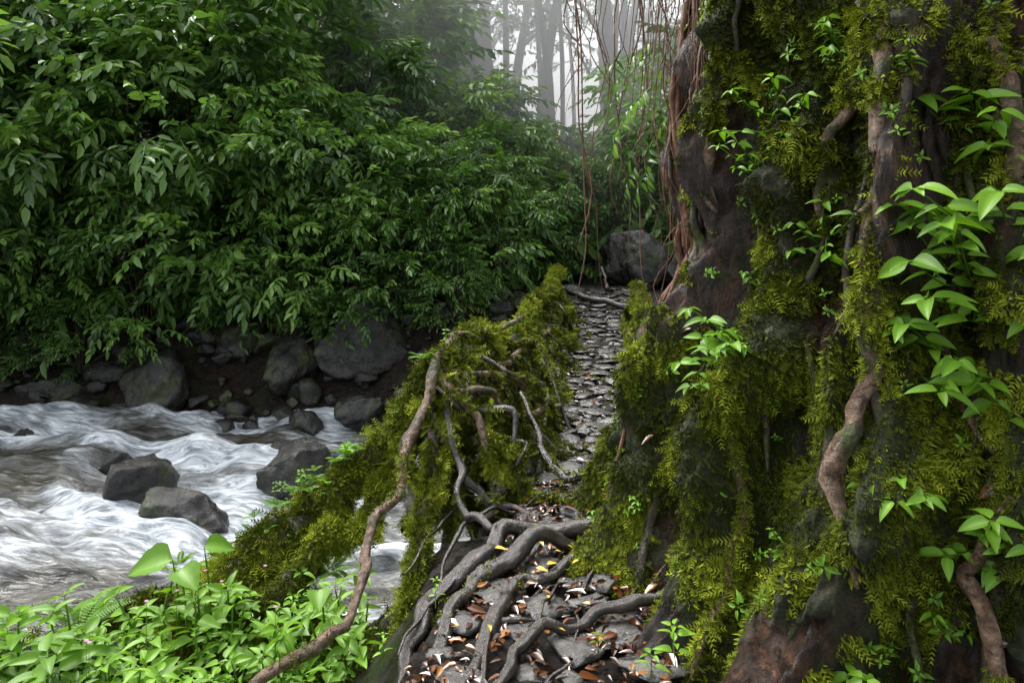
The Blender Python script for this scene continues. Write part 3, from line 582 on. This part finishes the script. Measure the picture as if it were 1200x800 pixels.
def frond(L,seed):
    g=np.random.default_rng(seed); n=22; t=np.linspace(.08,1,n); c=np.stack([t*L*.9,t*0,L*(.55*t-.6*t*t)],-1); parts=[]; lt=leaf_lo(.24)
    for s in (1,-1):
        d=np.stack([.35+0*t,s*np.ones(n),-.15+0*t],-1); V,F,r=inst(lt,c,frames(d,np.tile([0,0,1.],(n,1))+g.normal(0,.1,(n,3))),L*.22*np.sin(np.pi*(t*.85+.13))**.7+.004,g.random(n),.4); parts.append((V,F,r))
    st=tube(c[::3],[.004]*len(c[::3]),4,2,0); parts.append((st[0],st[1],np.full(len(st[0]),.2))); return merge(parts)
def fern_parts(c,n,L,seed):
    g=np.random.default_rng(seed); T=frond(1,seed); a=np.linspace(0,2*np.pi,n,endpoint=False)+g.normal(0,.3,n); d=np.stack([np.cos(a),np.sin(a),g.uniform(.1,.7,n)],-1)
    return inst(T,np.tile(c,(n,1)),frames(d,np.tile([0,0,1.],(n,1))),L*g.uniform(.7,1.1,n),g.random(n)*.6,.4)
b=B(); N=1050; x=-.74-g.random(N)**1.1*3.6; y=g.uniform(1.9,4.0,N); kk=(g.random(N)<sm(-x,.6,1.0))&(y<4.0-.6*sm(-x,1.5,2.3)); x=x[kk];y=y[kk];N=len(x)
z=H(x,y)-.03; up=np.tile([0,0,1.],(N,1))+g.normal(0,.25,(N,3)); a=g.random(N)*6.28; hx=np.stack([np.cos(a),np.sin(a),a*0],-1)
zc=nrm(up); xc_=nrm(hx-(hx*zc).sum(1,keepdims=True)*zc); yc=np.cross(zc,xc_); Rm=np.stack([xc_,yc,zc],2); prn=np.clip(.42+.6*fbm(np.stack([x,y,x*0],-1)*2,2,8)+g.normal(0,.2,N),0,1)
for k in range(12):
    m=np.arange(N)%12==k; V,F,r=inst(PT[k],np.stack([x,y,z],-1)[m],Rm[m],g.uniform(.45,1.3,m.sum()),prn[m],.6); b.add(V,F,0,r)
b.build('riverbank_undergrowth',[M_plant])
for k,(x,y,L) in enumerate([(-1.75,4.1,.36),(-1.4,4.2,.3),(-2.75,3.5,.36),(-1.15,4.3,.26),(-.95,3.2,.2),(-1.55,3.8,.26),(-2.35,3.7,.34)]):
    c=np.array([x,y,float(H(x,min(y,3.6)))-.02]); V,F,r=fern_parts(c,8,L,400+k); b=B(); b.add(V,F,0,r); b.build('fern',[M_plant])
def heart():
    b=B(); L=leaf_hi(.85,.25,8); 
    for c,s,a in (((-1.74,3.5,-.04),.22,3.4),((-1.68,3.45,-.07),.17,5.6),((-1.6,3.55,.0),.15,.4),((-.95,3.35,-.12),.13,5),((-1.25,2.75,-.24),.13,4.4),((-1.6,2.7,-.22),.15,3.6),((-1.95,2.85,-.24),.16,2.8)):
        d=np.array([[math.cos(a),math.sin(a),-.1]]); V,F,r=inst(L,np.array([c]),frames(d,np.array([[.1,-.45,1.]])),np.array([s]),np.array([.3])); b.add(V,F,0,r)
        v=tube([[c[0]+.02,c[1]+.03,-.5],[c[0]+.02,c[1]+.02,-.25],c],[.006,.005,.004],5,4,0); b.add(v[0],v[1],0,.3)
    b.build('heart_leaf_plant',[M_plant])
heart()
b=B(); pet=leaf_lo(.7)
for k in range(9):
    c=np.array([g.uniform(-2.2,-.95),g.uniform(2.8,3.7),g.uniform(-.18,-.08)]); a=np.arange(5)*1.257; d=np.stack([np.cos(a),np.sin(a),a*0+.3],-1)
    V,F,r=inst(pet,np.tile(c,(5,1)),frames(d,np.tile([0,0,1.],(5,1))),np.full(5,.012)); b.add(V,F,0,r); v=tube([[c[0],c[1],c[2]-.35],c],[.002,.002],3,2,0); b.add(v[0],v[1],1,.3)
b.build('pink_flowers',[M_flower,M_plant])
def trunk_plant(t,z,n,ln,ls,seed):
    g=np.random.default_rng(seed); b=B(); p0=tps(R_(t),z,0.03); outv=np.array([math.cos(R_(t)),math.sin(R_(t)),0])
    side=np.array([-outv[1],outv[0],0])
    for k in range(n):
        e=p0+outv*ln*g.uniform(.35,1)+side*g.normal(0,.55)*ln+np.array([0,0,g.uniform(-.35,.7)*ln]); mid=(p0+e)/2+np.array([0,0,-.08*ln]); s0=p0+np.array([0,0,g.normal(0,.04)])
        v=tube([s0-outv*.05,mid,e],[.004,.0035,.002],5,4,0); b.add(v[0],v[1],0,.25)
        for f in (.45,.7,1.0):
            c=s0*(1-f)**2+2*f*(1-f)*mid+f*f*e; m=2 if f<1 else 4; a0=g.random()*6.28
            for q in range(m):
                a=a0+q*2*math.pi/m+g.normal(0,.3); hz=side*math.cos(a)+outv*math.sin(a)*.9+np.array([0,0,g.uniform(-.5,.2)]); d=nrm(hz[None])
                V,F,r=inst(LP,(c+d[0]*.008)[None],frames(d,(np.array([[0,0,.9]])+outv*.5)+g.normal(0,.25,(1,3))),np.array([ls*g.uniform(.5,1.15)*(.75+.25*f)]),g.random(1)*.7+.1,.4); b.add(V,F,0,r)
    b.build('epiphyte_plant',[M_plant])
for k,q in enumerate([(231,1.42,7,.34,.12),(229,1.2,6,.28,.11),(231,1.95,5,.25,.11),(234,1.6,5,.3,.12),(212,1.6,5,.24,.07),(208,1.18,8,.28,.085),(204,1.05,6,.24,.075),(206,2.1,5,.26,.07),(202,1.9,4,.2,.06),(226,.75,5,.12,.07),(232,.62,6,.2,.09),(222,.12,6,.18,.085),(206,.3,3,.1,.035),(193,.35,3,.09,.03),(214,.45,3,.08,.03),(186,.15,3,.08,.03),(228,.35,3,.1,.05),(216,2.35,4,.18,.05),(236,1.0,5,.3,.11),(225,2.2,3,.12,.05),(199,1.45,3,.14,.04)]):
    trunk_plant(*q,500+k)
b=B(); g=np.random.default_rng(66)
for k in range(170):
    t=R_(g.uniform(172,240)); z=g.uniform(-.1,2.8); p=tps(t,z,.03); o_=np.array([math.cos(t),math.sin(t),.25+g.normal(0,.3)]); zc=nrm(o_); xx=nrm(np.cross([0,0,1.],zc)+g.normal(0,.2,3)); xx=nrm(xx-zc*(xx@zc)); Rm=np.stack([xx,np.cross(zc,xx),zc],1)
    V,F,r=inst(PT[k%10],p[None],Rm[None],np.array([g.uniform(.18,.42)]),g.random(1),.6); b.add(V,F,0,r)
b.build('trunk_creepers',[M_plant],fig)
b=B()
for k in range(80):
    if k<44: y=4.4+g.random()**1.3*8; p=topat(y)+g.normal(0,.05,3)*[1,0,.6]
    else: t=g.random(); p=np.array([-.7-1.3*t,4.55-.55*t,.48-1.0*t])+g.normal(0,.06,3)
    if g.random()<.6: V,F,r=inst(PT[k%12],p[None],np.eye(3)[None],np.array([g.uniform(.2,.45)]),g.random(1),.6)
    else: V,F,r=fern_parts(p,6,g.uniform(.06,.16),600+k)
    b.add(V,F,0,r)
b.build('rail_plants',[M_plant],br)
for k,(x,y,z) in enumerate([(-.33,2.95,.02),(.33,2.62,.02),(-.55,2.9,-.2),(.6,2.5,.05),(.5,2.45,.02)]):
    V,F,r=inst(PT[k],np.array([[x,y,z]]),np.eye(3)[None],np.array([.45])); b=B(); b.add(V,F,0,r); b.build('seedling',[M_plant])
b=B(); g=np.random.default_rng(5); k=14
P=np.stack([g.uniform(.75,1.05,k),g.uniform(4.2,4.8,k),g.uniform(2.1,3.1,k)],-1); d=nrm(np.stack([g.normal(-.6,.4,k),g.normal(0,.4,k),g.normal(-.5,.2,k)],-1))
V,F,r=inst(spray(9,.35,.12,.26,.4,77,True),P,frames(d,np.tile([0,0,1.],(k,1))),g.uniform(.6,1,k)); b.add(V,F,0,r)
for q in range(k): v=tube([P[q],P[q]*[1,1,0]+[.1,0,3.6]],[.003,.004],4,3,0); b.add(v[0],v[1],1)
b.build('hanging_vine',[M_shrub,M_hang])
# ------------------------------------------------------------------ mist
def box(name,x0,x1,y0,y1,z0,z1,d):
    bpy.ops.mesh.primitive_cube_add(size=1,location=((x0+x1)/2,(y0+y1)/2,(z0+z1)/2)); o=bpy.context.object; o.scale=(x1-x0,y1-y0,z1-z0); o.name=name; o.data.materials.append(mistmat(name+'_vol',d))
box('mist',-40,30,15.6,64,-3,15,.05)
# ------------------------------------------------------------------ world, sun, camera
sc=bpy.context.scene
w=bpy.data.worlds.new("World"); sc.world=w; w.use_nodes=True; nt=w.node_tree; nt.nodes.clear()
sky=nt.nodes.new('ShaderNodeTexSky'); sky.sky_type='NISHITA'; sky.sun_disc=False; sky.sun_elevation=R_(58); sky.sun_rotation=R_(-40); sky.dust_density=4; sky.air_density=1.2
hs=nt.nodes.new('ShaderNodeHueSaturation'); hs.inputs['Saturation'].default_value=.2; bg=nt.nodes.new('ShaderNodeBackground'); bg.inputs[1].default_value=.52; o=nt.nodes.new('ShaderNodeOutputWorld')
nt.links.new(sky.outputs[0],hs.inputs['Color']);nt.links.new(hs.outputs[0],bg.inputs[0]);nt.links.new(bg.outputs[0],o.inputs[0])
from mathutils import Vector
l=bpy.data.lights.new('sun','SUN'); l.energy=3.2; l.angle=R_(25); l.color=(1,.97,.90); lo=bpy.data.objects.new('sun',l); sc.collection.objects.link(lo)
s=Vector((math.sin(R_(-40))*math.cos(R_(58)),math.cos(R_(-40))*math.cos(R_(58)),math.sin(R_(58)))); lo.rotation_euler=s.to_track_quat('Z','Y').to_euler()
cam=bpy.data.cameras.new('camera'); cam.lens=24; cam.sensor_width=36; cam.shift_y=-.1; cam.clip_end=1500; cam.clip_start=.05; co=bpy.data.objects.new('camera',cam); sc.collection.objects.link(co); co.location=(0,0,1.6); co.rotation_euler=(R_(90),0,0); sc.camera=co
sc.view_settings.view_transform='Standard'; sc.view_settings.look='None'; sc.view_settings.exposure=0
